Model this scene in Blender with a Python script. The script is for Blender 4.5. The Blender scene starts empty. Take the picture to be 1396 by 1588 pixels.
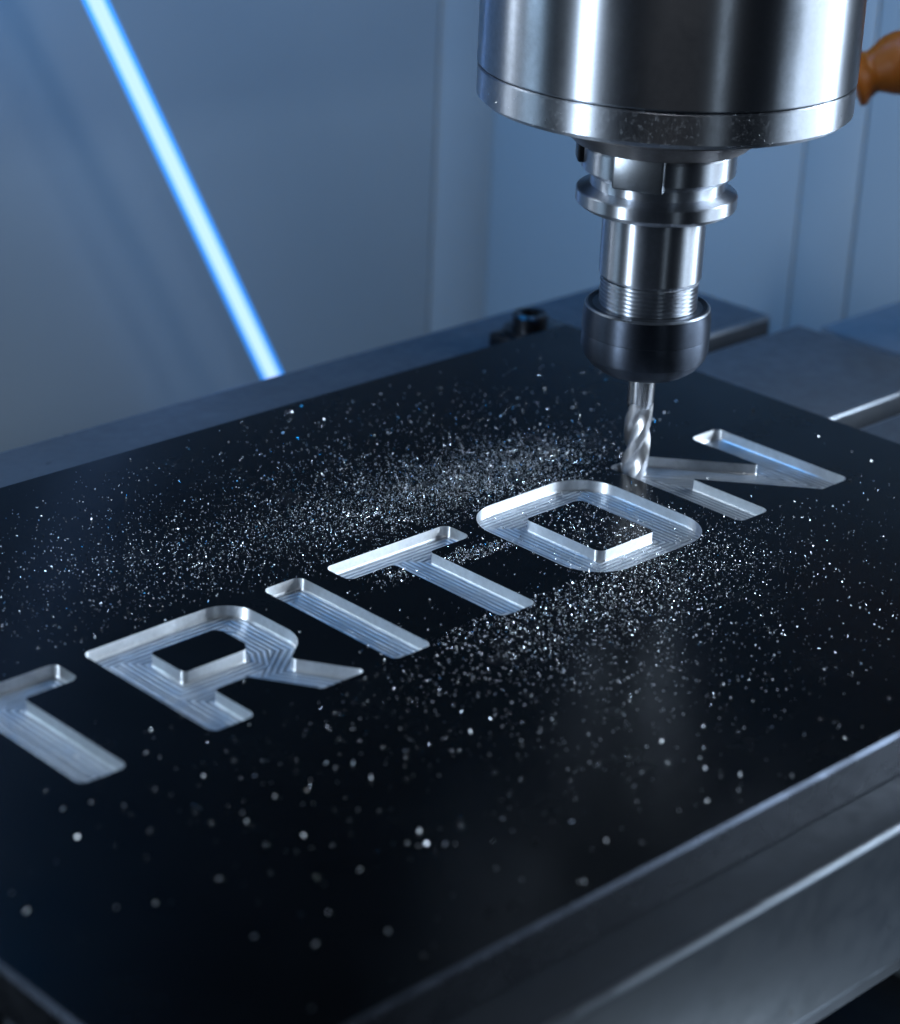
import bpy, bmesh, math, random
import numpy as np
from mathutils import Vector, Matrix
from mathutils.geometry import delaunay_2d_cdt

S = 0.00119            # one drawing unit (u) in metres; X runs along the lettering, plate top at z = 0
R = math.radians
scene = bpy.context.scene
C = bpy.data.collections.new('place'); scene.collection.children.link(C)

# ------------------------------------------------------------------ camera
cam = bpy.data.cameras.new('camera'); co = bpy.data.objects.new('camera', cam); C.objects.link(co)
co.location = (-341.839*S, -428.054*S, 306.084*S)
co.rotation_euler = (1.158150, -0.041160, -0.767969)
cam.sensor_fit = 'HORIZONTAL'; cam.sensor_width = 36.0
cam.lens = 3572.68/1396*36.0
cam.clip_start = 0.01; cam.clip_end = 50
cam.dof.use_dof = True
cam.dof.focus_distance = 742*S
cam.dof.aperture_fstop = (cam.lens*0.001)/(8.6*S)
scene.camera = co

# ------------------------------------------------------------------ world, lamps, exposure
w = bpy.data.worlds.new('World'); scene.world = w; w.use_nodes = True
bg = w.node_tree.nodes['Background']
bg.inputs[0].default_value = (0.30, 0.42, 0.62, 1); bg.inputs[1].default_value = 0.02
scene.view_settings.view_transform = 'Standard'; scene.view_settings.look = 'None'
scene.view_settings.exposure = 0; scene.view_settings.gamma = 1
scene.cycles.use_denoising = True
scene.cycles.max_bounces = 8
scene.cycles.sample_clamp_indirect = 6

def lamp(name, loc, aim, sx, sy, power, col=(1, 1, 1), spread=180):
    l = bpy.data.lights.new(name, 'AREA'); l.shape = 'RECTANGLE'; l.size = sx*S; l.size_y = sy*S
    l.energy = power; l.color = col; l.spread = R(spread)
    o = bpy.data.objects.new(name, l); C.objects.link(o)
    o.location = Vector(loc)*S
    d = (Vector(aim) - Vector(loc)).normalized()
    o.rotation_euler = d.to_track_quat('-Z', 'Y').to_euler()
    return o
lamp('strip_lamp_left', (-380, 120, 205), (170, 65, 50), 28, 430, 1.0, (0.72, 0.86, 1.0), 80)
lamp('strip_lamp_right', (760, -232, 260), (200, 30, 20), 40, 420, 0.9, (0.72, 0.86, 1.0), 50)
lamp('side_lamp', (610, -370, 275), (150, 50, 0), 240, 110, 0.36, (0.76, 0.88, 1.0), 56)
lamp('front_fill', (520, -560, 40), (150, -138, -40), 220, 130, 0.12, (0.68, 0.84, 1.0), 60)  # added fill, out of view: lifts the table's front face
lamp('low_front_fill', (190, -300, -310), (190, -138, -38), 220, 60, 1.1, (0.66, 0.83, 1.0))  # added fill below table level, hidden from the spindle by the plate
lamp('camera_side_lamp', (-10, -640, 300), (200, 20, 20), 36, 300, 0.22, (0.70, 0.86, 1.0))
lamp('back_left_fill', (-150, 380, 190), (90, 30, 20), 110, 200, 0.12, (0.55, 0.78, 1.0), 90)  # added fill, out of view: cool light on the left-facing pocket walls
lamp('back_strip_lamp', (20, 395, 210), (120, 30, 0), 34, 330, 0.24, (0.80, 0.90, 1.0), 110)
lamp('wall_fill', (180, -60, 600), (420, 400, -40), 260, 120, 0.63, (0.93, 0.95, 0.98), 70)  # added fill overhead, aimed to brighten the enclosure walls
lamp('blue_lamp', (360, 150, 560), (540, 290, -60), 60, 120, 0.36, (0.03, 0.38, 1.0), 60)
lamp('blue_wall_fill', (200, 380, 520), (230, 452, 290), 120, 40, 1.9, (0.0, 0.36, 1.0), 120)  # added blue fill on the unseen upper wall, mirrored in the plate's left

# ------------------------------------------------------------------ helpers
def tag(o, label=None, cat=None, group=None, kind=None):
    if label: o['label'] = label
    if cat: o['category'] = cat
    if group: o['group'] = group
    if kind: o['kind'] = kind
    return o
def empty(name, loc=(0, 0, 0)):
    o = bpy.data.objects.new(name, None); C.objects.link(o); o.location = Vector(loc)*S
    o.empty_display_size = 0.01
    return o
def link(name, me, mats, parent=None, org=(0, 0, 0), smooth=None):
    for m in (mats if isinstance(mats, (list, tuple)) else [mats]): me.materials.append(m)
    o = bpy.data.objects.new(name, me); C.objects.link(o)
    if parent is not None:
        o.parent = parent
    else:
        o.location = Vector(org)*S
    if smooth is not None:
        me.shade_smooth(); me.set_sharp_from_angle(angle=R(smooth))
    return o
def mesh_from(name, vs, fs, org=(0, 0, 0)):
    me = bpy.data.meshes.new(name)
    v = (np.asarray(vs, float) - np.asarray(org, float))*S
    me.from_pydata(v.tolist(), [], [list(f) for f in fs]); me.update()
    return me
def box_mesh(name, lo, hi, bev=0, seg=2, org=(0, 0, 0), bmat=-1):
    bm = bmesh.new(); bmesh.ops.create_cube(bm, size=1)
    for v in bm.verts:
        v.co = Vector([(lo[i] + hi[i])/2 + v.co[i]*(hi[i] - lo[i]) for i in range(3)])
    if bev: bmesh.ops.bevel(bm, geom=list(bm.edges), offset=bev, segments=seg, affect='EDGES', profile=0.5, material=bmat)
    for v in bm.verts: v.co = (v.co - Vector(org))*S
    me = bpy.data.meshes.new(name); bm.to_mesh(me); bm.free(); return me
def lathe_mesh(name, prof, seg=160, center=(0, 0), org=(0, 0, 0), cap=True, helix=0.0, fn=None):
    a = np.linspace(0, 2*np.pi, seg, endpoint=False)
    vs = []; fs = []
    for r, z in prof:
        for t in a:
            rr = fn(r, z, t) if fn else r
            vs.append((center[0] + rr*math.cos(t), center[1] + rr*math.sin(t), z + helix*t/(2*math.pi)))
    n = len(prof)
    for i in range(n-1):
        for j in range(seg):
            k = (j+1) % seg
            fs.append((i*seg+j, (i+1)*seg+j, (i+1)*seg+k, i*seg+k))
    if cap:
        fs.append([j for j in range(seg)]); fs.append([(n-1)*seg+j for j in range(seg-1, -1, -1)])
    me = mesh_from(name, vs, fs, org)
    bm = bmesh.new(); bm.from_mesh(me); bmesh.ops.recalc_face_normals(bm, faces=bm.faces); bm.to_mesh(me); bm.free()
    return me
def tube_mesh(name, p0, p1, r, seg=24, org=(0, 0, 0), prof=None):
    p0 = Vector(p0); p1 = Vector(p1); d = p1 - p0; L = d.length; q = d.to_track_quat('Z', 'Y')
    prof = prof or [(r, 0), (r, 1)]
    vs = []; fs = []
    for rr, t in prof:
        for j in range(seg):
            a = 2*math.pi*j/seg
            vs.append(tuple(p0 + q @ Vector((rr*math.cos(a), rr*math.sin(a), t*L))))
    n = len(prof)
    for i in range(n-1):
        for j in range(seg):
            k = (j+1) % seg
            fs.append((i*seg+j, i*seg+k, (i+1)*seg+k, (i+1)*seg+j))
    fs.append([j for j in range(seg-1, -1, -1)]); fs.append([(n-1)*seg+j for j in range(seg)])
    return mesh_from(name, vs, fs, org)

# ------------------------------------------------------------------ materials
class NT:
    def __init__(s, name):
        s.m = bpy.data.materials.new(name); s.m.use_nodes = True; s.t = s.m.node_tree
        s.b = s.t.nodes['Principled BSDF']
    def n(s, typ, **kw):
        x = s.t.nodes.new(typ)
        for k, v in kw.items():
            if k in x.inputs: x.inputs[k].default_value = v
            else: setattr(x, k, v)
        return x
    def l(s, a, b): s.t.links.new(a, b)
    def set(s, **kw):
        for k, v in kw.items(): s.b.inputs[k.replace('_', ' ')].default_value = v
        return s
    def coord(s, scale=(1, 1, 1)):
        g = s.n('ShaderNodeNewGeometry'); m = s.n('ShaderNodeVectorMath', operation='MULTIPLY')
        s.l(g.outputs['Position'], m.inputs[0]); m.inputs[1].default_value = [c/S for c in scale]
        return m.outputs[0]
    def noise(s, scale, coord, detail=4, rough=.55):
        x = s.n('ShaderNodeTexNoise'); x.inputs['Scale'].default_value = scale
        x.inputs['Detail'].default_value = detail; x.inputs['Roughness'].default_value = rough
        s.l(coord, x.inputs['Vector']); return x.outputs['Fac']
    def rng(s, v, a, b, c, d):
        x = s.n('ShaderNodeMapRange'); s.l(v, x.inputs['Value'])
        for k, q in zip(('From Min', 'From Max', 'To Min', 'To Max'), (a, b, c, d)): x.inputs[k].default_value = q
        return x.outputs[0]
    def mix(s, f, a, b):
        x = s.n('ShaderNodeMix', data_type='RGBA'); s.l(f, x.inputs[0])
        x.inputs[6].default_value = (*a, 1); x.inputs[7].default_value = (*b, 1); return x.outputs[2]
    def bump(s, h, strength, dist):
        x = s.n('ShaderNodeBump'); x.inputs['Strength'].default_value = strength; x.inputs['Distance'].default_value = dist*S
        s.l(h, x.inputs['Height']); s.l(x.outputs[0], s.b.inputs['Normal']); return x
    def around(s):
        """tangent running horizontally round the surface, for cut metal"""
        g = s.n('ShaderNodeNewGeometry'); c = s.n('ShaderNodeVectorMath', operation='CROSS_PRODUCT')
        s.l(g.outputs['Normal'], c.inputs[0]); c.inputs[1].default_value = (0, 0, 1)
        a = s.n('ShaderNodeVectorMath', operation='ADD'); s.l(c.outputs[0], a.inputs[0]); a.inputs[1].default_value = (1e-3, 2e-3, 0)
        z = s.n('ShaderNodeVectorMath', operation='NORMALIZE'); s.l(a.outputs[0], z.inputs[0])
        s.l(z.outputs[0], s.b.inputs['Tangent'])

def turned(name, col, rough, an, blotch=.1, rot=.25, streak=0.0, speck=0.0):
    t = NT(name); t.set(Base_Color=(*col, 1), Metallic=1, Roughness=rough, Anisotropic=an, Anisotropic_Rotation=rot); t.around()
    c = t.coord()
    n1 = t.noise(.045, c, 6, .65); n2 = t.noise(.5, c, 4, .7)
    m = t.n('ShaderNodeMath', operation='MULTIPLY_ADD'); t.l(n2, m.inputs[0]); m.inputs[1].default_value = .6; t.l(n1, m.inputs[2])
    t.l(t.rng(m.outputs[0], .45, 1.15, rough - blotch, rough + blotch), t.b.inputs['Roughness'])
    dk = tuple(v*.62 for v in col)
    t.l(t.mix(t.rng(m.outputs[0], .5, 1.1, 0, 1), col, dk), t.b.inputs['Base Color'])
    if speck:
        sp_ = t.rng(t.noise(.8, c, 6, .8), .55, .66, 0, speck)
        rr = t.n('ShaderNodeMath', operation='ADD'); src = t.b.inputs['Roughness'].links[0].from_socket
        t.l(t.rng(sp_, 0, speck, 1, .72), t.b.inputs['Metallic'])
        t.l(sp_, rr.inputs[0]); t.l(src, rr.inputs[1]); t.l(rr.outputs[0], t.b.inputs['Roughness'])
    if streak:
        cs = t.coord((.02, .02, 4.0)); h = t.noise(1.0, cs, 3, .6); t.bump(h, streak, .05)
    return t.m
M = {}
M['spindle'] = turned('turned spindle steel', (.50, .535, .60), .34, .96, .07, streak=.15)
M['ring'] = turned('turned ring steel', (.50, .535, .60), .36, .94, .09, streak=.15, speck=.25)
M['holder'] = turned('ground holder steel', (.58, .615, .68), .33, .92, .05, streak=.1)
M['nut'] = turned('black oxide steel', (.065, .078, .105), .45, .8, .05, streak=.2)
M['carbide'] = turned('carbide', (.66, .66, .69), .25, .75, .03)
M['key'] = turned('ground key face', (.24, .26, .29), .34, .2, .05)
M['flute'] = turned('carbide flute', (.72, .71, .73), .36, 0, .04)
M['nose'] = turned('stained nose steel', (.36, .34, .34), .38, .8, .08)
M['dark_steel'] = turned('dark screw steel', (.05, .055, .065), .30, .2, .05)
M['wall_cut'] = turned('milled pocket wall', (.80, .82, .85), .38, .92, .05, streak=.35)

t = NT('milled pocket floor'); t.set(Base_Color=(.62, .65, .70, 1), Metallic=1, Roughness=.36)
at = t.n('ShaderNodeAttribute'); at.attribute_name = 'pass'
c = t.coord(); wob = t.rng(t.noise(.25, c, 3), 0, 1, -.22, .22)
ad = t.n('ShaderNodeMath', operation='ADD'); t.l(at.outputs['Fac'], ad.inputs[0]); t.l(wob, ad.inputs[1])
mu = t.n('ShaderNodeMath', operation='MULTIPLY'); t.l(ad.outputs[0], mu.inputs[0]); mu.inputs[1].default_value = 2*math.pi/1.85
sn = t.n('ShaderNodeMath', operation='SINE'); t.l(mu.outputs[0], sn.inputs[0])
am = t.n('ShaderNodeMath', operation='MULTIPLY'); t.l(sn.outputs[0], am.inputs[0]); t.l(t.rng(t.noise(.16, c, 3), .35, .65, .25, 1.15), am.inputs[1]); sn = am
fine = t.noise(3.0, c, 2); hh = t.n('ShaderNodeMath', operation='MULTIPLY_ADD'); t.l(fine, hh.inputs[0]); hh.inputs[1].default_value = .5; t.l(sn.outputs[0], hh.inputs[2])
t.bump(hh.outputs[0], 1.0, .16)
t.l(t.mix(t.rng(sn.outputs[0], -.7, 1, 0, 1), (.24, .27, .31), (.62, .66, .72)), t.b.inputs['Base Color'])
t.l(t.rng(t.noise(.12, c, 4), .3, .7, .42, .56), t.b.inputs['Roughness'])
M['floor_cut'] = t.m

t = NT('black anodised coating'); t.set(Base_Color=(.002, .003, .0045, 1), Roughness=.25)
t.b.inputs['Specular IOR Level'].default_value = .12
c = t.coord(); t.l(t.rng(t.noise(.03, c, 5, .6), .3, .7, .21, .29), t.b.inputs['Roughness'])
t.bump(t.noise(2.2, c, 2), .12, .05)
M['black'] = t.m

def ground(name, col, rough, stain=.5, scale=.02, metal=1.0, spots=False):
    t = NT(name); t.set(Base_Color=(*col, 1), Metallic=metal, Roughness=rough)
    c = t.coord(); n = t.noise(scale, c, 8, .62)
    t.l(t.mix(t.rng(n, .35, .68, 0, 1), col, tuple(v*stain for v in col)), t.b.inputs['Base Color'])
    t.l(t.rng(t.noise(scale*4, c, 5), .3, .7, rough - .08, rough + .08), t.b.inputs['Roughness'])
    t.bump(t.noise(.9, c, 4, .7), .12, .12)
    if spots:
        k = t.n('ShaderNodeMix', data_type='RGBA'); src = t.b.inputs['Base Color'].links[0].from_socket
        t.l(t.rng(t.noise(.22, c, 3, .6), .69, .74, 0, .7), k.inputs[0]); t.l(src, k.inputs[6]); k.inputs[7].default_value = (.008, .009, .011, 1)
        t.l(k.outputs[2], t.b.inputs['Base Color'])
    return t.m
M['plate_side'] = ground('machined plate edge', (.24, .26, .30), .27, .75)
M['table'] = ground('ground cast table', (.043, .053, .07), .5, .78, .035, metal=.25, spots=True)
M['worn'] = ground('worn bright edge', (.25, .275, .315), .34, .7)
M['coat_edge'] = ground('plate chamfer', (.045, .055, .075), .33, .7)
M['slot'] = ground('slot iron', (.16, .17, .19), .5, .6)
M['bed'] = ground('dark machine bed', (.02, .022, .028), .6, .6, metal=0)
M['cover'] = ground('way cover sheet', (.125, .145, .175), .5, .85, metal=.25)
M['panel'] = ground('painted enclosure sheet', (.275, .31, .335), .45, .93, .004, metal=0)
M['upper_sheet'] = ground('added dark sheet', (.045, .055, .065), .3, .9, .004, metal=0)  # for the added upper sheets, kept dark for the plate's reflection
M['seam'] = ground('seam dark', (.13, .17, .21), .5, .9, .004, metal=0)

t = NT('amber hose plastic'); t.set(Base_Color=(.29, .085, .009, 1), Roughness=.4)
t.b.inputs['Specular IOR Level'].default_value = .3
t.b.inputs['Subsurface Weight'].default_value = .25; t.b.inputs['Subsurface Radius'].default_value = (.004, .0015, .0005)
c = t.coord(); t.l(t.rng(t.noise(.2, c, 4), .3, .7, .34, .5), t.b.inputs['Roughness']); M['amber'] = t.m

t = NT('chip aluminium'); t.set(Base_Color=(.80, .82, .86, 1), Metallic=1, Roughness=.33)
oi = t.n('ShaderNodeNewGeometry'); t.l(t.rng(oi.outputs['Random Per Island'], 0, 1, .16, .46), t.b.inputs['Roughness']); M['chip'] = t.m

t = NT('lamp core'); t.set(Base_Color=(0, 0, 0, 1)); t.b.inputs['Emission Color'].default_value = (.66, .76, 1, 1); t.b.inputs['Emission Strength'].default_value = 1.05; M['core'] = t.m
t = NT('lamp sleeve'); t.t.nodes.remove(t.b); o_ = [x for x in t.t.nodes if x.type == 'OUTPUT_MATERIAL'][0]
e = t.n('ShaderNodeEmission'); e.inputs[0].default_value = (0, .28, 1, 1); e.inputs[1].default_value = .62
tr = t.n('ShaderNodeBsdfTransparent'); tr.inputs[0].default_value = (.9, .95, 1, 1)
ads = t.n('ShaderNodeAddShader'); t.l(e.outputs[0], ads.inputs[0]); t.l(tr.outputs[0], ads.inputs[1]); t.l(ads.outputs[0], o_.inputs[0]); M['sleeve'] = t.m

# ------------------------------------------------------------------ enclosure, bed, table
YW, XW, ZW = 452, 561, 150
rear = empty('rear_wall', (300, YW, -400)); tag(rear, 'blue-grey painted sheet metal wall behind the lit blue tube', 'wall', kind='structure')
def ch(name, lo, hi, mat, parent, bev=0.0, smooth=None, bmat=-1):
    o = parent.location/S
    return link(name, box_mesh(name, lo, hi, bev, 3 if bmat > 0 else 2, o, bmat), mat, parent, smooth=smooth)
ch('panel', (-500, YW, -400), (516, YW+8, ZW), M['panel'], rear, 3, 40)
ch('panel', (517.5, YW+1.5, -400), (XW+2, YW+8, ZW), M['panel'], rear, 1.5, 40)
ch('panel_backing', (-500, YW+9, -400), (XW+10, YW+14, 700), M['seam'], rear)
ch('added_dark_panel', (-500, YW+1, ZW+2), (XW+2, YW+7, 700), M['upper_sheet'], rear, 1.5, 40)  # added above the view so the plate mirrors a dark area
side = empty('side_wall', (XW, 300, -300)); tag(side, 'bluish sheet metal wall with upright seams right of the spindle', 'wall', kind='structure')
ch('panel', (XW, 240.0, -400), (XW+8, YW+2, ZW), M['panel'], side, 1.5, 40)
ch('panel', (XW+.6, 205.8, -400), (XW+8, 239.5, ZW), M['panel'], side, 1.5, 40)
ch('panel', (XW, 40, -400), (XW+8, 204.4, ZW), M['panel'], side, 1.5, 40)
ch('panel_backing', (XW+9, 40, -400), (XW+14, YW, 700), M['seam'], side)
bed = link('machine_bed', box_mesh('machine_bed', (-900, -1000, -430), (XW+14, YW+14, -401), 0, 2, (0, 0, -401)), M['bed'], None, (0, 0, -401)); tag(bed, kind='structure')
ch('added_dark_panel', (XW+1, 40, ZW+2), (XW+7, YW+1, 700), M['upper_sheet'], side, 1.5, 40)  # side part of the unseen dark sheet added for the plate's reflection
cov = empty('way_cover', (520, 0, -400)); tag(cov, 'dark blurred cover sheet beyond the right end of the table', 'machine cover')
ch('cover_sheet', (466, -500, -36), (XW-2, 151, -24), M['cover'], cov, 2, 40)
ch('cover_skirt', (470, 141, -399), (XW-2, 147, -36.5), M['cover'], cov, 1, 40)

ZT = -14.0
tab = empty('machine_table', (160, 46, -62)); tag(tab, 'grey slotted steel machine table under the black plate', 'machine table')
TX0, TX1 = -99, 437
rails = [(-138.5, -45), (-31.5, 48.5), (62, 141.5), (155.5, 231)]
for y0, y1 in rails:
    ch('table_rail', (TX0, y0, -40 if y0 > -138 else -61.5), (TX1, y1, ZT), [M['table'], M['worn']], tab, 2.0, 60, 1)
for y0, y1 in zip([r[1] for r in rails[:-1]], [r[0] for r in rails[1:]]):
    ch('slot_floor', (TX0+1, y0-6, -48), (TX1-1, y1+6, -40.5), M['slot'], tab)
ch('table_base', (TX0+1, -130, -75), (TX1-1, 229, -62), M['slot'], tab, .5)

# ------------------------------------------------------------------ lettered plate
PX0, PX1, PY0, PY1 = -104, 325.5, -121.5, 176
DEP = 3.8
def edge_near(px, py, loops):
    best = np.full(len(px), 1e9)
    for L in loops:
        A = np.asarray(L)
        for a, b in zip(A, np.roll(A, -1, 0)):
            d = b - a; q = d @ d
            if q < 1e-9: continue
            t_ = np.clip(((px - a[0])*d[0] + (py - a[1])*d[1])/q, 0, 1)
            best = np.minimum(best, np.hypot(px - a[0] - t_*d[0], py - a[1] - t_*d[1]))
    return best
RAW = {}
def rounded(pts, seg=7):
    out = []; n = len(pts); RAW[id(out)] = [p[:2] for p in pts]
    for i in range(n):
        p = Vector(pts[i][:2]); r = pts[i][2]
        a = Vector(pts[i-1][:2]) - p; b = Vector(pts[(i+1) % n][:2]) - p
        la, lb = a.length, b.length; a.normalize(); b.normalize()
        ang = math.acos(max(-1, min(1, a.dot(b))))
        d = r/math.tan(ang/2); d = min(d, la*.49, lb*.49); r = d*math.tan(ang/2)
        c = p + (a + b).normalized()*(r/math.sin(ang/2))
        s0 = p + a*d - c; s1 = p + b*d - c
        t0 = math.atan2(s0.y, s0.x); t1 = math.atan2(s1.y, s1.x); dt = (t1 - t0 + math.pi) % (2*math.pi) - math.pi
        k = seg if r < 5 else 14
        for j in range(k+1):
            t_ = t0 + dt*j/k; out.append((c.x + r*math.cos(t_), c.y + r*math.sin(t_)))
    return out
H, BT, WS, AR = 60, 48.1, 15.3, 18.8
ro, ri = 2.8, 1.8
def T(x):
    return [rounded([(x-WS-AR, H, ro), (x-WS-AR, BT, ro), (x-WS, BT, ri), (x-WS, 0, ro), (x, 0, ro), (x, BT, ri), (x+AR, BT, ro), (x+AR, H, ro)])]
letters = [
 ('T', T(-27.9)),
 ('R', [rounded([(0, H, ro), (0, 0, ro), (15.3, 0, ro), (15.3, 18.9, ri), (27.7, 18.9, 1.2), (39.4, 0, 1.6), (56.8, 0, 1.6), (44.4, 19.7, ri), (55.9, 28.4, 13), (55.7, H+.6, 15), (34, H+.6, 8)]),
        rounded([(15.3, 48.2, 2.0), (15.3, 32.2, 1.8), (38.2, 32.2, 2.5), (40.3, 35.5, 2.5), (40.3, 46.0, 1.2), (38.3, 48.2, 1.2)])]),
 ('I', [rounded([(66.9, H, ro), (66.9, 0, ro), (82.2, 0, ro), (82.2, H, ro)])]),
 ('T', T(126.3)),
 ('O', [rounded([(152, 62.2, 16), (152, -.8, 16), (213, -.8, 16), (213, 62.2, 16)]),
        rounded([(168.8, 46.8, 2.2), (168.8, 13, 3.0), (195.2, 13, 1.6), (195.2, 46.8, 3)])]),
 ('N', [rounded([(223.7, H, ro), (223.7, 0, ro), (239, 0, ro), (239, 34.9, .6), (268.2, 0, 2), (283.2, 0, ro), (283.2, H, ro), (267.9, H, ro), (267.9, 27.5, .6), (240.5, H, 2)])]),
]
def inside(px, py, poly):
    poly = np.asarray(poly); x0, y0 = poly[:, 0], poly[:, 1]; x1, y1 = np.roll(x0, -1), np.roll(y0, -1)
    px = np.asarray(px)[:, None]; py = np.asarray(py)[:, None]
    c = ((y0 > py) != (y1 > py)) & (px < (x1 - x0)*(py - y0)/(y1 - y0 + 1e-12) + x0)
    return c.sum(1) % 2 == 1
def in_pocket(px, py):
    m = np.zeros(len(px), bool)
    for _, loops in letters:
        k = inside(px, py, loops[0])
        for h in loops[1:]: k &= ~inside(px, py, h)
        m |= k
    return m
def dist_to(px, py, loops):
    """distance to the letter outline, mitred where the cutter turns round a corner"""
    best = np.full(len(px), 1e9)
    for hi, L in enumerate(loops):
        A = np.asarray(RAW[id(L)], float); n = len(A); x, y = A[:, 0], A[:, 1]
        ccw = np.sum(x*np.roll(y, -1) - np.roll(x, -1)*y) > 0
        if ccw != (hi == 0): A = A[::-1]          # pocket lies on the left of every edge
        E_ = np.roll(A, -1, 0) - A; U = E_/np.linalg.norm(E_, axis=1)[:, None]
        perp = [np.abs((px - A[i, 0])*U[i, 1] - (py - A[i, 1])*U[i, 0]) for i in range(n)]
        for i in range(n):
            le = np.hypot(*E_[i]); t_ = (px - A[i, 0])*U[i, 0] + (py - A[i, 1])*U[i, 1]
            d = np.where((t_ >= 0) & (t_ <= le), perp[i], 1e9)
            k = (i+1) % n; s_ = (px - A[k, 0])*U[k, 0] + (py - A[k, 1])*U[k, 1]
            if U[i, 0]*U[k, 1] - U[i, 1]*U[k, 0] < 0:
                d = np.minimum(d, np.where((t_ > le) & (s_ < 0), np.maximum(perp[i], perp[k]), 1e9))
            best = np.minimum(best, d)
    return best
plate = empty('engraved_plate', (110, 27, ZT)); tag(plate, 'black coated aluminium plate milled with the bright word TRITON', 'metal plate')
PO = plate.location/S
# coated top: one face sheet with the letters cut out
CH = 1.1
loops = [[(PX0+CH, PY0+CH), (PX1-CH, PY0+CH), (PX1-CH, PY1-CH), (PX0+CH, PY1-CH)]] + [l for _, ls in letters for l in ls]
vv, ee = [], []
for L in loops:
    k = len(vv); vv += [Vector(p) for p in L]; ee += [(k+i, k+(i+1) % len(L)) for i in range(len(L))]
res = delaunay_2d_cdt(vv, ee, [], 0, 1e-5)
tv = np.array([(v.x, v.y) for v in res[0]]); tf = [f for f in res[2]]
cen = np.array([tv[list(f)].mean(0) for f in tf])
keep = ~in_pocket(cen[:, 0], cen[:, 1])
tf = [f for f, k in zip(tf, keep) if k]
me = mesh_from('coated_face', [(x, y, 0) for x, y in tv], tf, PO); link('coated_face', me, M['black'], plate)
# machined sides with a chamfer round the top
def ring(x0, x1, y0, y1, z): return [(x0, y0, z), (x1, y0, z), (x1, y1, z), (x0, y1, z)]
vs = ring(PX0+CH, PX1-CH, PY0+CH, PY1-CH, 0) + ring(PX0, PX1, PY0, PY1, -CH) + ring(PX0, PX1, PY0, PY1, ZT+.6) + ring(PX0+.6, PX1-.6, PY0+.6, PY1-.6, ZT+.02)
fs = [(i*4+j, (i+1)*4+j, (i+1)*4+(j+1) % 4, i*4+(j+1) % 4) for i in range(3) for j in range(4)] + [(15, 14, 13, 12)]
fs = [tuple(reversed(f)) for f in fs[:-1]] + [fs[-1]]
mi = [1]*4 + [0]*(len(fs) - 4)
me = mesh_from('plate_edge', vs, fs, PO); bm = bmesh.new(); bm.from_mesh(me); bmesh.ops.recalc_face_normals(bm, faces=bm.faces)
bm.to_mesh(me); bm.free(); me.polygons.foreach_set('material_index', mi); link('plate_edge', me, [M['plate_side'], M['coat_edge']], plate)
place = {0: 'first letter T, partly beyond the left edge', 3: 'second letter T, between I and O'}
for li, (chr_, ls) in enumerate(letters):
    vs, fs = [], []
    for hi_, L in enumerate(ls):
        n = len(L); k = len(vs)
        vs += [(x, y, 0) for x, y in L] + [(x, y, -DEP+.35) for x, y in L]
        A = np.array(L); nx = np.roll(A, -1, 0) - np.roll(A, 1, 0); nx /= np.linalg.norm(nx, axis=1)[:, None] + 1e-9
        area = .5*np.sum(A[:, 0]*np.roll(A[:, 1], -1) - np.roll(A[:, 0], -1)*A[:, 1])
        inn = np.stack([-nx[:, 1], nx[:, 0]], 1)*(1 if area > 0 else -1)*(1 if hi_ == 0 else -1)
        vs += [(x + i_[0]*.35, y + i_[1]*.35, -DEP-.05) for (x, y), i_ in zip(L, inn)]
        flip = (area > 0) == (hi_ == 0)
        for r_ in range(2):
            for j in range(n):
                q = (k+r_*n+j, k+r_*n+(j+1) % n, k+(r_+1)*n+(j+1) % n, k+(r_+1)*n+j)
                fs.append(q if not flip else tuple(reversed(q)))
    me = mesh_from('letter_pocket', vs, fs, PO)
    pk = link('letter_pocket', me, M['wall_cut'], plate, smooth=35)
    pk['label'] = place.get(li, f'milled letter {chr_} with bright walls')
    A = np.array(ls[0]); x0, y0 = A.min(0) - 1; x1, y1 = A.max(0) + 1
    st = .5; gx = np.arange(x0, x1, st); gy = np.arange(y0, y1, st); X, Y = np.meshgrid(gx, gy); X = X.ravel(); Y = Y.ravel()
    dd = dist_to(X, Y, ls); ins = inside(X, Y, ls[0])
    for h in ls[1:]: ins &= ~inside(X, Y, h)
    ok = ins | (edge_near(X, Y, ls) < .9); W_ = len(gx); okg = ok.reshape(len(gy), W_)
    cell = okg[:-1, :-1] & okg[1:, :-1] & okg[:-1, 1:] & okg[1:, 1:]
    ii, jj = np.nonzero(cell); base = ii*W_ + jj
    used = np.unique(np.concatenate([base, base+1, base+W_, base+W_+1])); rem = np.full(len(X), -1); rem[used] = np.arange(len(used))
    F = np.stack([rem[base], rem[base+1], rem[base+W_+1], rem[base+W_]], 1)
    me = mesh_from('pocket_floor', np.stack([X[used], Y[used], np.full(len(used), -DEP)], 1), F.tolist(), PO)
    att = me.attributes.new('pass', 'FLOAT', 'POINT'); att.data.foreach_set('value', np.where(ins, np.minimum(dd, 40), 0)[used].astype(np.float32))
    fl = link('pocket_floor', me, M['floor_cut'], plate); fl.parent = pk

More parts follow.
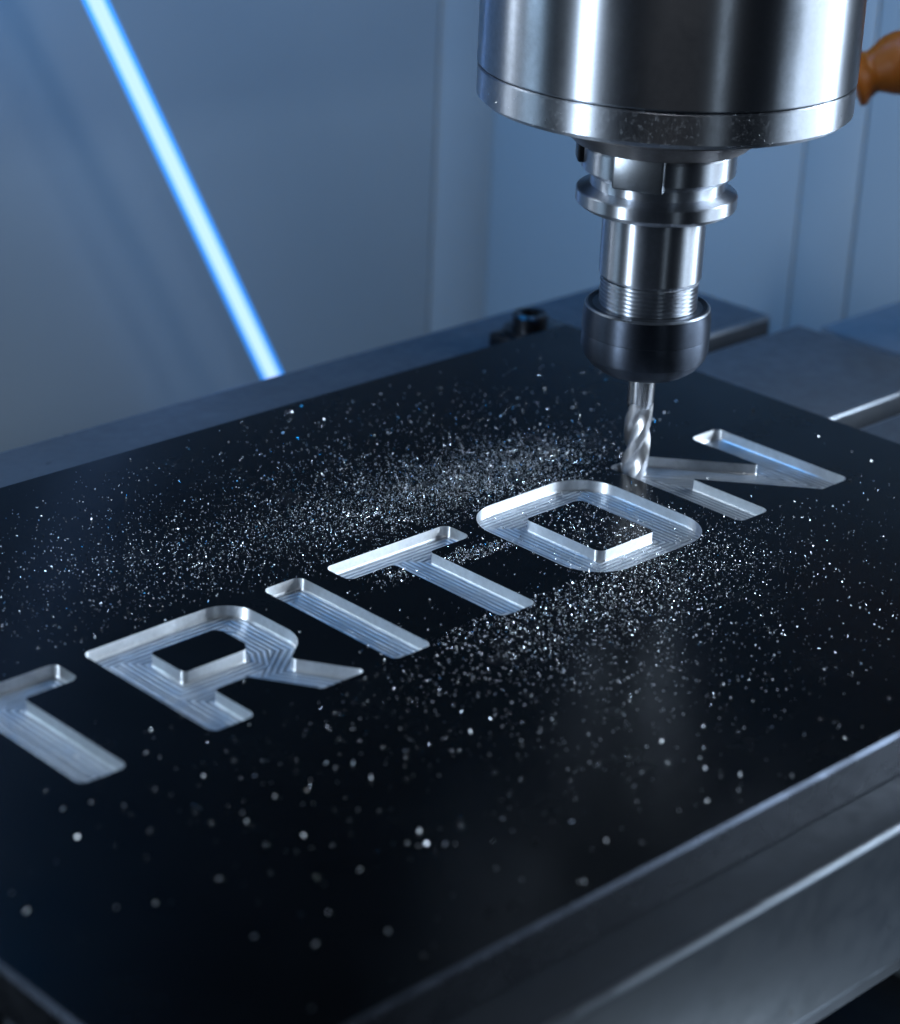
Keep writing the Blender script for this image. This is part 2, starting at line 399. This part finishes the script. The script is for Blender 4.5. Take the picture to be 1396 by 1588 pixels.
# ------------------------------------------------------------------ spindle, holder, cutter
TX, TY = 232.6, 55.2
sp = empty('machine_spindle', (TX, TY, 129)); tag(sp, 'large polished steel spindle housing hanging over the plate', 'spindle'); O3 = sp.location/S
def lat(name, prof, mat, parent, **kw):
    o = parent.location/S
    return link(name, lathe_mesh(name, prof, center=(TX, TY), org=o, **kw), mat, parent, smooth=18)
lat('spindle_housing', [(40, 140.7), (61.3, 140.7), (61.9, 141.3), (61.9, 420), (40, 420)], M['spindle'], sp, seg=192)
lat('end_ring', [(38, 129.2), (59.8, 129.0), (61.7, 130.6), (61.7, 139.8), (61.3, 140.3), (40, 140.3)], M['ring'], sp, seg=192)
lat('spindle_nose', [(26.5, 129.1), (37.2, 129.1), (37.2, 124.0), (36.2, 122.2), (31, 118.0), (29.2, 116.4), (27, 116.0), (24, 117.0)], M['nose'], sp)
th = empty('tool_holder', (TX, TY, 34)); tag(th, 'steel tool holder with threaded end gripped below the spindle nose', 'tool holder')
lat('upper_flange', [(20, 117.5), (24.2, 117.5), (24.2, 115.6), (25.2, 115.2), (25.8, 114.4), (25.8, 107.3), (25.2, 106.6), (20, 106.0)], M['holder'], th)
lat('grip_groove', [(20, 106.3), (24.8, 106.4), (22.5, 104.8), (22.5, 101.3), (21, 101.2)], M['holder'], th)
lat('lower_flange', [(20, 101.5), (22.6, 101.4), (26.6, 99.9), (27, 99.5), (27, 95.7), (26.6, 95.1), (24.4, 93.7), (17, 93.3)], M['holder'], th)
lat('holder_shank', [(15, 93.6), (17.0, 93.5), (17.45, 92.5), (17.45, 70.6), (16.9, 69.8), (15.4, 69.4), (15, 67)], M['holder'], th)
tp = []
for i in range(9):
    z = 70.0 - i*1.45; tp += [(16.75, z), (16.75, z-.35), (15.9, z-.72), (15.9, z-1.0)]
lat('thread', tp, M['holder'], th, helix=-1.45)
lat('collet_nut', [(16.4, 57.0), (16.9, 58.4), (18.6, 59.1), (19.0, 59.7), (20.6, 59.8), (21.4, 59.2), (21.9, 56), (22.0, 50.5), (21.8, 50.2), (21.9, 49.8), (21.9, 44.5), (21.2, 42.2), (18.6, 38.8), (15.5, 36.6), (10.5, 34.9), (8.6, 34.6), (8.0, 35.4), (5.4, 35.6), (5.4, 37)], M['nut'], th)
lat('nut_rim', [(20.0, 59.5), (20.5, 59.95), (21.0, 59.8), (21.45, 59.3), (21.4, 58.9), (20, 58.8)], M['worn'], th)
cd = Vector((-341.8-TX, -428-TY, 0)).normalized()
def key_block(name, az, half_w, r0, r1, z0, z1, mat, parent, bev):
    d = Matrix.Rotation(R(az), 3, 'Z') @ cd; s_ = Vector((-d.y, d.x, 0)); o = parent.location/S
    bm = bmesh.new(); bmesh.ops.create_cube(bm, size=1)
    for v in bm.verts: v.co = Vector((v.co.x*2*half_w, v.co.y*(r1-r0) + (r0+r1)/2, v.co.z*(z1-z0) + (z0+z1)/2))
    bmesh.ops.bevel(bm, geom=list(bm.edges), offset=bev, segments=2, affect='EDGES', profile=.5)
    for v in bm.verts: v.co = (Vector((TX, TY, 0)) + s_*v.co.x + d*v.co.y + Vector((0, 0, v.co.z)) - o)*S
    me = bpy.data.meshes.new(name); bm.to_mesh(me); bm.free(); bm = bmesh.new(); bm.from_mesh(me); bmesh.ops.recalc_face_normals(bm, faces=bm.faces); bm.to_mesh(me); bm.free()
    return link(name, me, mat, parent, smooth=30)
key_block('drive_key', -14, 8.6, 15, 26.7, 105.2, 116.6, M['key'], th, .9)
key_block('drive_key', -82, 4.2, 15, 27.6, 109, 117, M['dark_steel'], th, .9)

em = empty('end_mill', (TX, TY, -DEP)); tag(em, 'slim fluted end mill cutting the letter N', 'milling cutter')
lat('shank', [(3, 36), (4.75, 35.8), (4.75, 24.2), (4.3, 22.5), (3, 22.0)], M['carbide'], em, seg=64)
def flute(r, z, a):
    ph = (a - 2*math.pi*z/46.0)*3/(2*math.pi); ph -= math.floor(ph)
    run = min(1.0, max(0.0, (25.0 - z)/5.0))
    if ph < .34: f = 1.0 - .04*ph
    elif ph < .60: f = .985 - (.985 - .58)*math.sin((ph - .34)/.26*math.pi/2)
    else: f = .58 + .42*((ph - .60)/.40)**1.7
    return r*(1 - run*(1 - f))
zs = np.linspace(24.6, -DEP+.05, 84)
lat('flutes', [(2.5, 24.8)] + [(4.72, z) for z in zs] + [(2.0, -DEP+.35)], M['flute'], em, seg=132, fn=flute)

# ------------------------------------------------------------------ clamp, hose, lamp tube
cl = empty('hold_down_clamp', (318, 190, ZT)); tag(cl, 'dark clamp with a round socket screw behind the far plate corner', 'clamp')
ch('clamp_block', (303, 177.5, ZT), (338, 199, -5), M['dark_steel'], cl, 2.2, 40)
bo = link('socket_screw', lathe_mesh('socket_screw', [(3.6, -1.5), (3.8, 2.4), (6.6, 2.8), (7.5, 2.0), (7.5, -3.6), (11, -3.8), (11, -5.2)], 40, (317, 188.5), cl.location/S), M['dark_steel'], cl, smooth=30)

hs = empty('coolant_hose', (440, 100, 100)); tag(hs, 'amber jointed plastic coolant hose at the right behind the spindle', 'coolant hose'); HO = hs.location/S
seg_prof = [(9.5, 0), (11.6, .01), (11.9, .05), (11.5, .10), (9.6, .20), (8.5, .28), (8.4, .33), (9.3, .40), (11.0, .52), (12.1, .64), (12.5, .76), (12.3, .88), (11.4, .97), (10.0, 1.0)]
hd = Vector((.62, -.62, .33)).normalized()
h0 = Vector((405.5, 101.5, 106.5))
P0 = h0 - hd*3
for k, (L_, sc) in enumerate(((26, 1.0), (26, 1.02), (26, 1.02), (26, 1.02))):
    p1 = P0 + hd*L_
    prof = [(r*sc, t_) for r, t_ in seg_prof]
    if k == 0: pass
    link('hose_segment', tube_mesh('hose_segment', P0, p1, 1, 40, HO, prof), M['amber'], hs, smooth=40)
    P0 = p1 - hd*.5
    hd = (hd + Vector((.06, .02, .10))).normalized()

lt = empty('light_tube', (345, 400, -72)); tag(lt, 'glowing blue light tube leaning in front of the rear wall', 'light tube')
la, lb = Vector((356.4, 400, -94.5)), Vector((254.4, 400, 101.5)); ld = (lb - la).normalized()
q0, q1 = la - ld*90, lb + ld*260
link('light_core', tube_mesh('light_core', q0, q1, 3.1, 24, lt.location/S), M['core'], lt, smooth=40)
link('light_sleeve', tube_mesh('light_sleeve', q0 - ld, q1 + ld, 5.3, 24, lt.location/S), M['sleeve'], lt, smooth=40)

# ------------------------------------------------------------------ chips
rnd = np.random.default_rng(7)
def chip(size, rs):
    """a small curled flake: a bent strip of four cross rows"""
    L_ = size*rs.uniform(.7, 1.5); wd = size*rs.uniform(.35, .7); cu = rs.uniform(.6, 2.6)*rs.choice([-1, 1])
    rows = 4; v = []
    for i in range(rows):
        a = (i/(rows-1) - .5)*cu; rad = L_/abs(cu)
        x = math.sin(a)*rad; z = (1 - math.cos(a))*rad
        tw = rs.uniform(.7, 1.1)
        v += [(x, -wd/2*tw, z), (x, wd/2*tw, z + rs.uniform(-.1, .1)*size)]
    f = [(2*i, 2*i+1, 2*i+3, 2*i+2) for i in range(rows-1)]
    v = np.array(v)
    e = rs.uniform(0, 2*math.pi, 3); e[0] = rs.normal(0, .7); e[1] = rs.normal(0, .7)
    from mathutils import Euler
    Mx = np.array(Euler(e).to_matrix()); v = v @ Mx.T
    v[:, 2] -= v[:, 2].min()
    return v, f
CL = [(-59.0, -20.3), (-43.4, -29.5), (-33.5, -32.7), (-22.3, -41.4), (-15.9, -55.9), (-21.8, -60.3), (-15.4, -76.5), (-53.1, -81.6), (-44.5, -93.4), (-33.5, -85.4), (-28.1, -100.5), (-61.3, -111.7), (-85.2, -30.6), (-87.0, -39.4), (-70.0, -51.4), (1.9, -75.0), (2.9, -77.7), (5.1, -78.4), (8.7, -81.4), (-43.8, -57.3), (-62.0, -56.0), (-59.3, -58.4), (-28.5, -113.2), (-51.6, -38.6), (-53.9, -7.0), (-46.4, -8.8), (-41.2, -15.6), (-30.2, -14.0), (-28.7, -19.1), (-16.3, -16.7), (-6.2, -25.2), (-20.8, 2.4), (-12.3, 11.2), (-20.6, -37.5), (-9.1, -36.8), (-27.6, -26.7), (-27.5, -28.8), (53.5, -44.9), (56.8, -49.1), (48.9, -56.7), (34.2, -75.7), (38.2, -87.4), (40.8, -94.5), (26.2, -87.9), (26.5, -95.7), (35.1, -106.9), (40.5, -106.8), (47.0, -113.1), (22.6, -115.9), (75.5, -110.4), (92.5, -107.4), (113.4, -114.7), (130.3, -113.6), (119.2, -96.3), (90.0, -81.9), (123.3, -105.0), (88.0, -99.2), (66.0, -93.5), (66.0, -108.7), (104.4, -106.7), (102.7, -116.8), (60.5, -57.7), (11.9, -105.3), (10.5, -97.7), (33.2, -40.9), (16.2, -45.6), (12.3, -32.4), (12.8, -35.4), (17.8, -37.0), (22.8, -34.5), (155.0, 154.4), (140.4, 116.1), (271.1, 115.1), (306.2, 31.1), (308.7, 63.6), (302.4, 4.3), (281.9, -1.2), (49.6, 153.5), (-35.9, 12.4), (3.0, -55.3), (7.9, -72.8)]
grp = 'loose chips in the foreground'
for x, y in CL:
    v, f = chip(rnd.uniform(.8, 1.3), rnd)
    o = link('metal_chip', mesh_from('metal_chip', v + np.array([0, 0, .02]), f), M['chip'], None, (x, y, 0))
    tag(o, 'tiny silver metal chip lying alone on the black plate', 'metal chip', 'loose single chips on the black plate')
blobs = [((172, 82), (32, 13), 0, 3600, .40), ((200, 76), (18, 10), 0, 1500, .36), ((110, 88), (40, 17), 0, 2900, .42), ((55, 100), (44, 22), 0, 1300, .45),
         ((140, -10), (36, 14), 0, 2100, .46), ((150, -38), (52, 28), 0, 1500, .5), ((110, -8), (28, 16), 0, 800, .46), ((184, 28), (14, 22), 0, 1300, .44),
         ((138, 38), (11, 2.8), -.1, 620, .40), ((108, 42), (7, 3.5), 0, 220, .42), ((182, -6), (26, 13), 0, 1000, .48),
         ((120, 10), (95, 70), 0, 900, .40), ((110, 130), (80, 24), 0, 800, .42), ((205, 0), (45, 45), 0, 420, .48), ((70, -45), (55, 30), 0, 380, .44), ((185, 115), (48, 24), 0, 1100, .45),
         ((185, 84), (26, 12), 0, 3200, .22), ((130, 88), (45, 18), 0, 2500, .22), ((150, -8), (40, 16), 0, 1500, .24)]
vs, fs, nv = [], [], 0
for (cx, cy), (sx, sy), an, n, sz in blobs:
    x = rnd.normal(0, sx, n); y = rnd.normal(0, sy, n)
    px = cx + x*math.cos(an) - y*math.sin(an); py = cy + x*math.sin(an) + y*math.cos(an)
    ok = (px > PX0+2) & (px < PX1-2) & (py > PY0+2) & (py < PY1-2)
    px, py = px[ok], py[ok]; ip = in_pocket(px, py)
    for x, y, p in zip(px, py, ip):
        if p and rnd.random() > (.85 if x > 150 else .12): continue
        if x > 236 and 0 < y < 62 and rnd.random() > .12: continue
        if 83 < x < 150 and 4 < y < 34 and rnd.random() > .12: continue
        if -5 < x < 66 and 2 < y < 60 and rnd.random() > .2: continue
        if (x - TX)**2 + (y - TY)**2 < 30: continue
        v, f = chip(sz*rnd.uniform(.5, 1.15)*(1.0 if rnd.random() < .95 else 1.6), rnd)
        v = v + np.array([x, y, (-DEP if p else 0) + .02])
        vs.append(v); fs += [tuple(i + nv for i in q) for q in f]; nv += len(v)
me = mesh_from('metal_chips', np.concatenate(vs), fs, (150, 30, 0))
sw = link('metal_chips', me, M['chip'], None, (150, 30, 0)); tag(sw, 'fine silver milling chips scattered over the black plate', 'metal chips', kind='stuff')

vs, fs, nv = [], [], 0
a0 = math.atan2(cd.y, cd.x)
for i in range(110):
    az = a0 - R(abs(rnd.normal(0, 26)) + 18) if rnd.random() < .75 else a0 + R(rnd.uniform(10, 85))
    z = 130 + abs(rnd.normal(0, 9)); v, f = chip(rnd.uniform(.25, .5), rnd)
    v = v + np.array([TX + 61.85*math.cos(az), TY + 61.85*math.sin(az), z])
    vs.append(v); fs += [tuple(i_ + nv for i_ in q) for q in f]; nv += len(v)
st = link('stuck_chips', mesh_from('stuck_chips', np.concatenate(vs), fs, O3), M['chip'], sp); tag(st, kind='stuff')
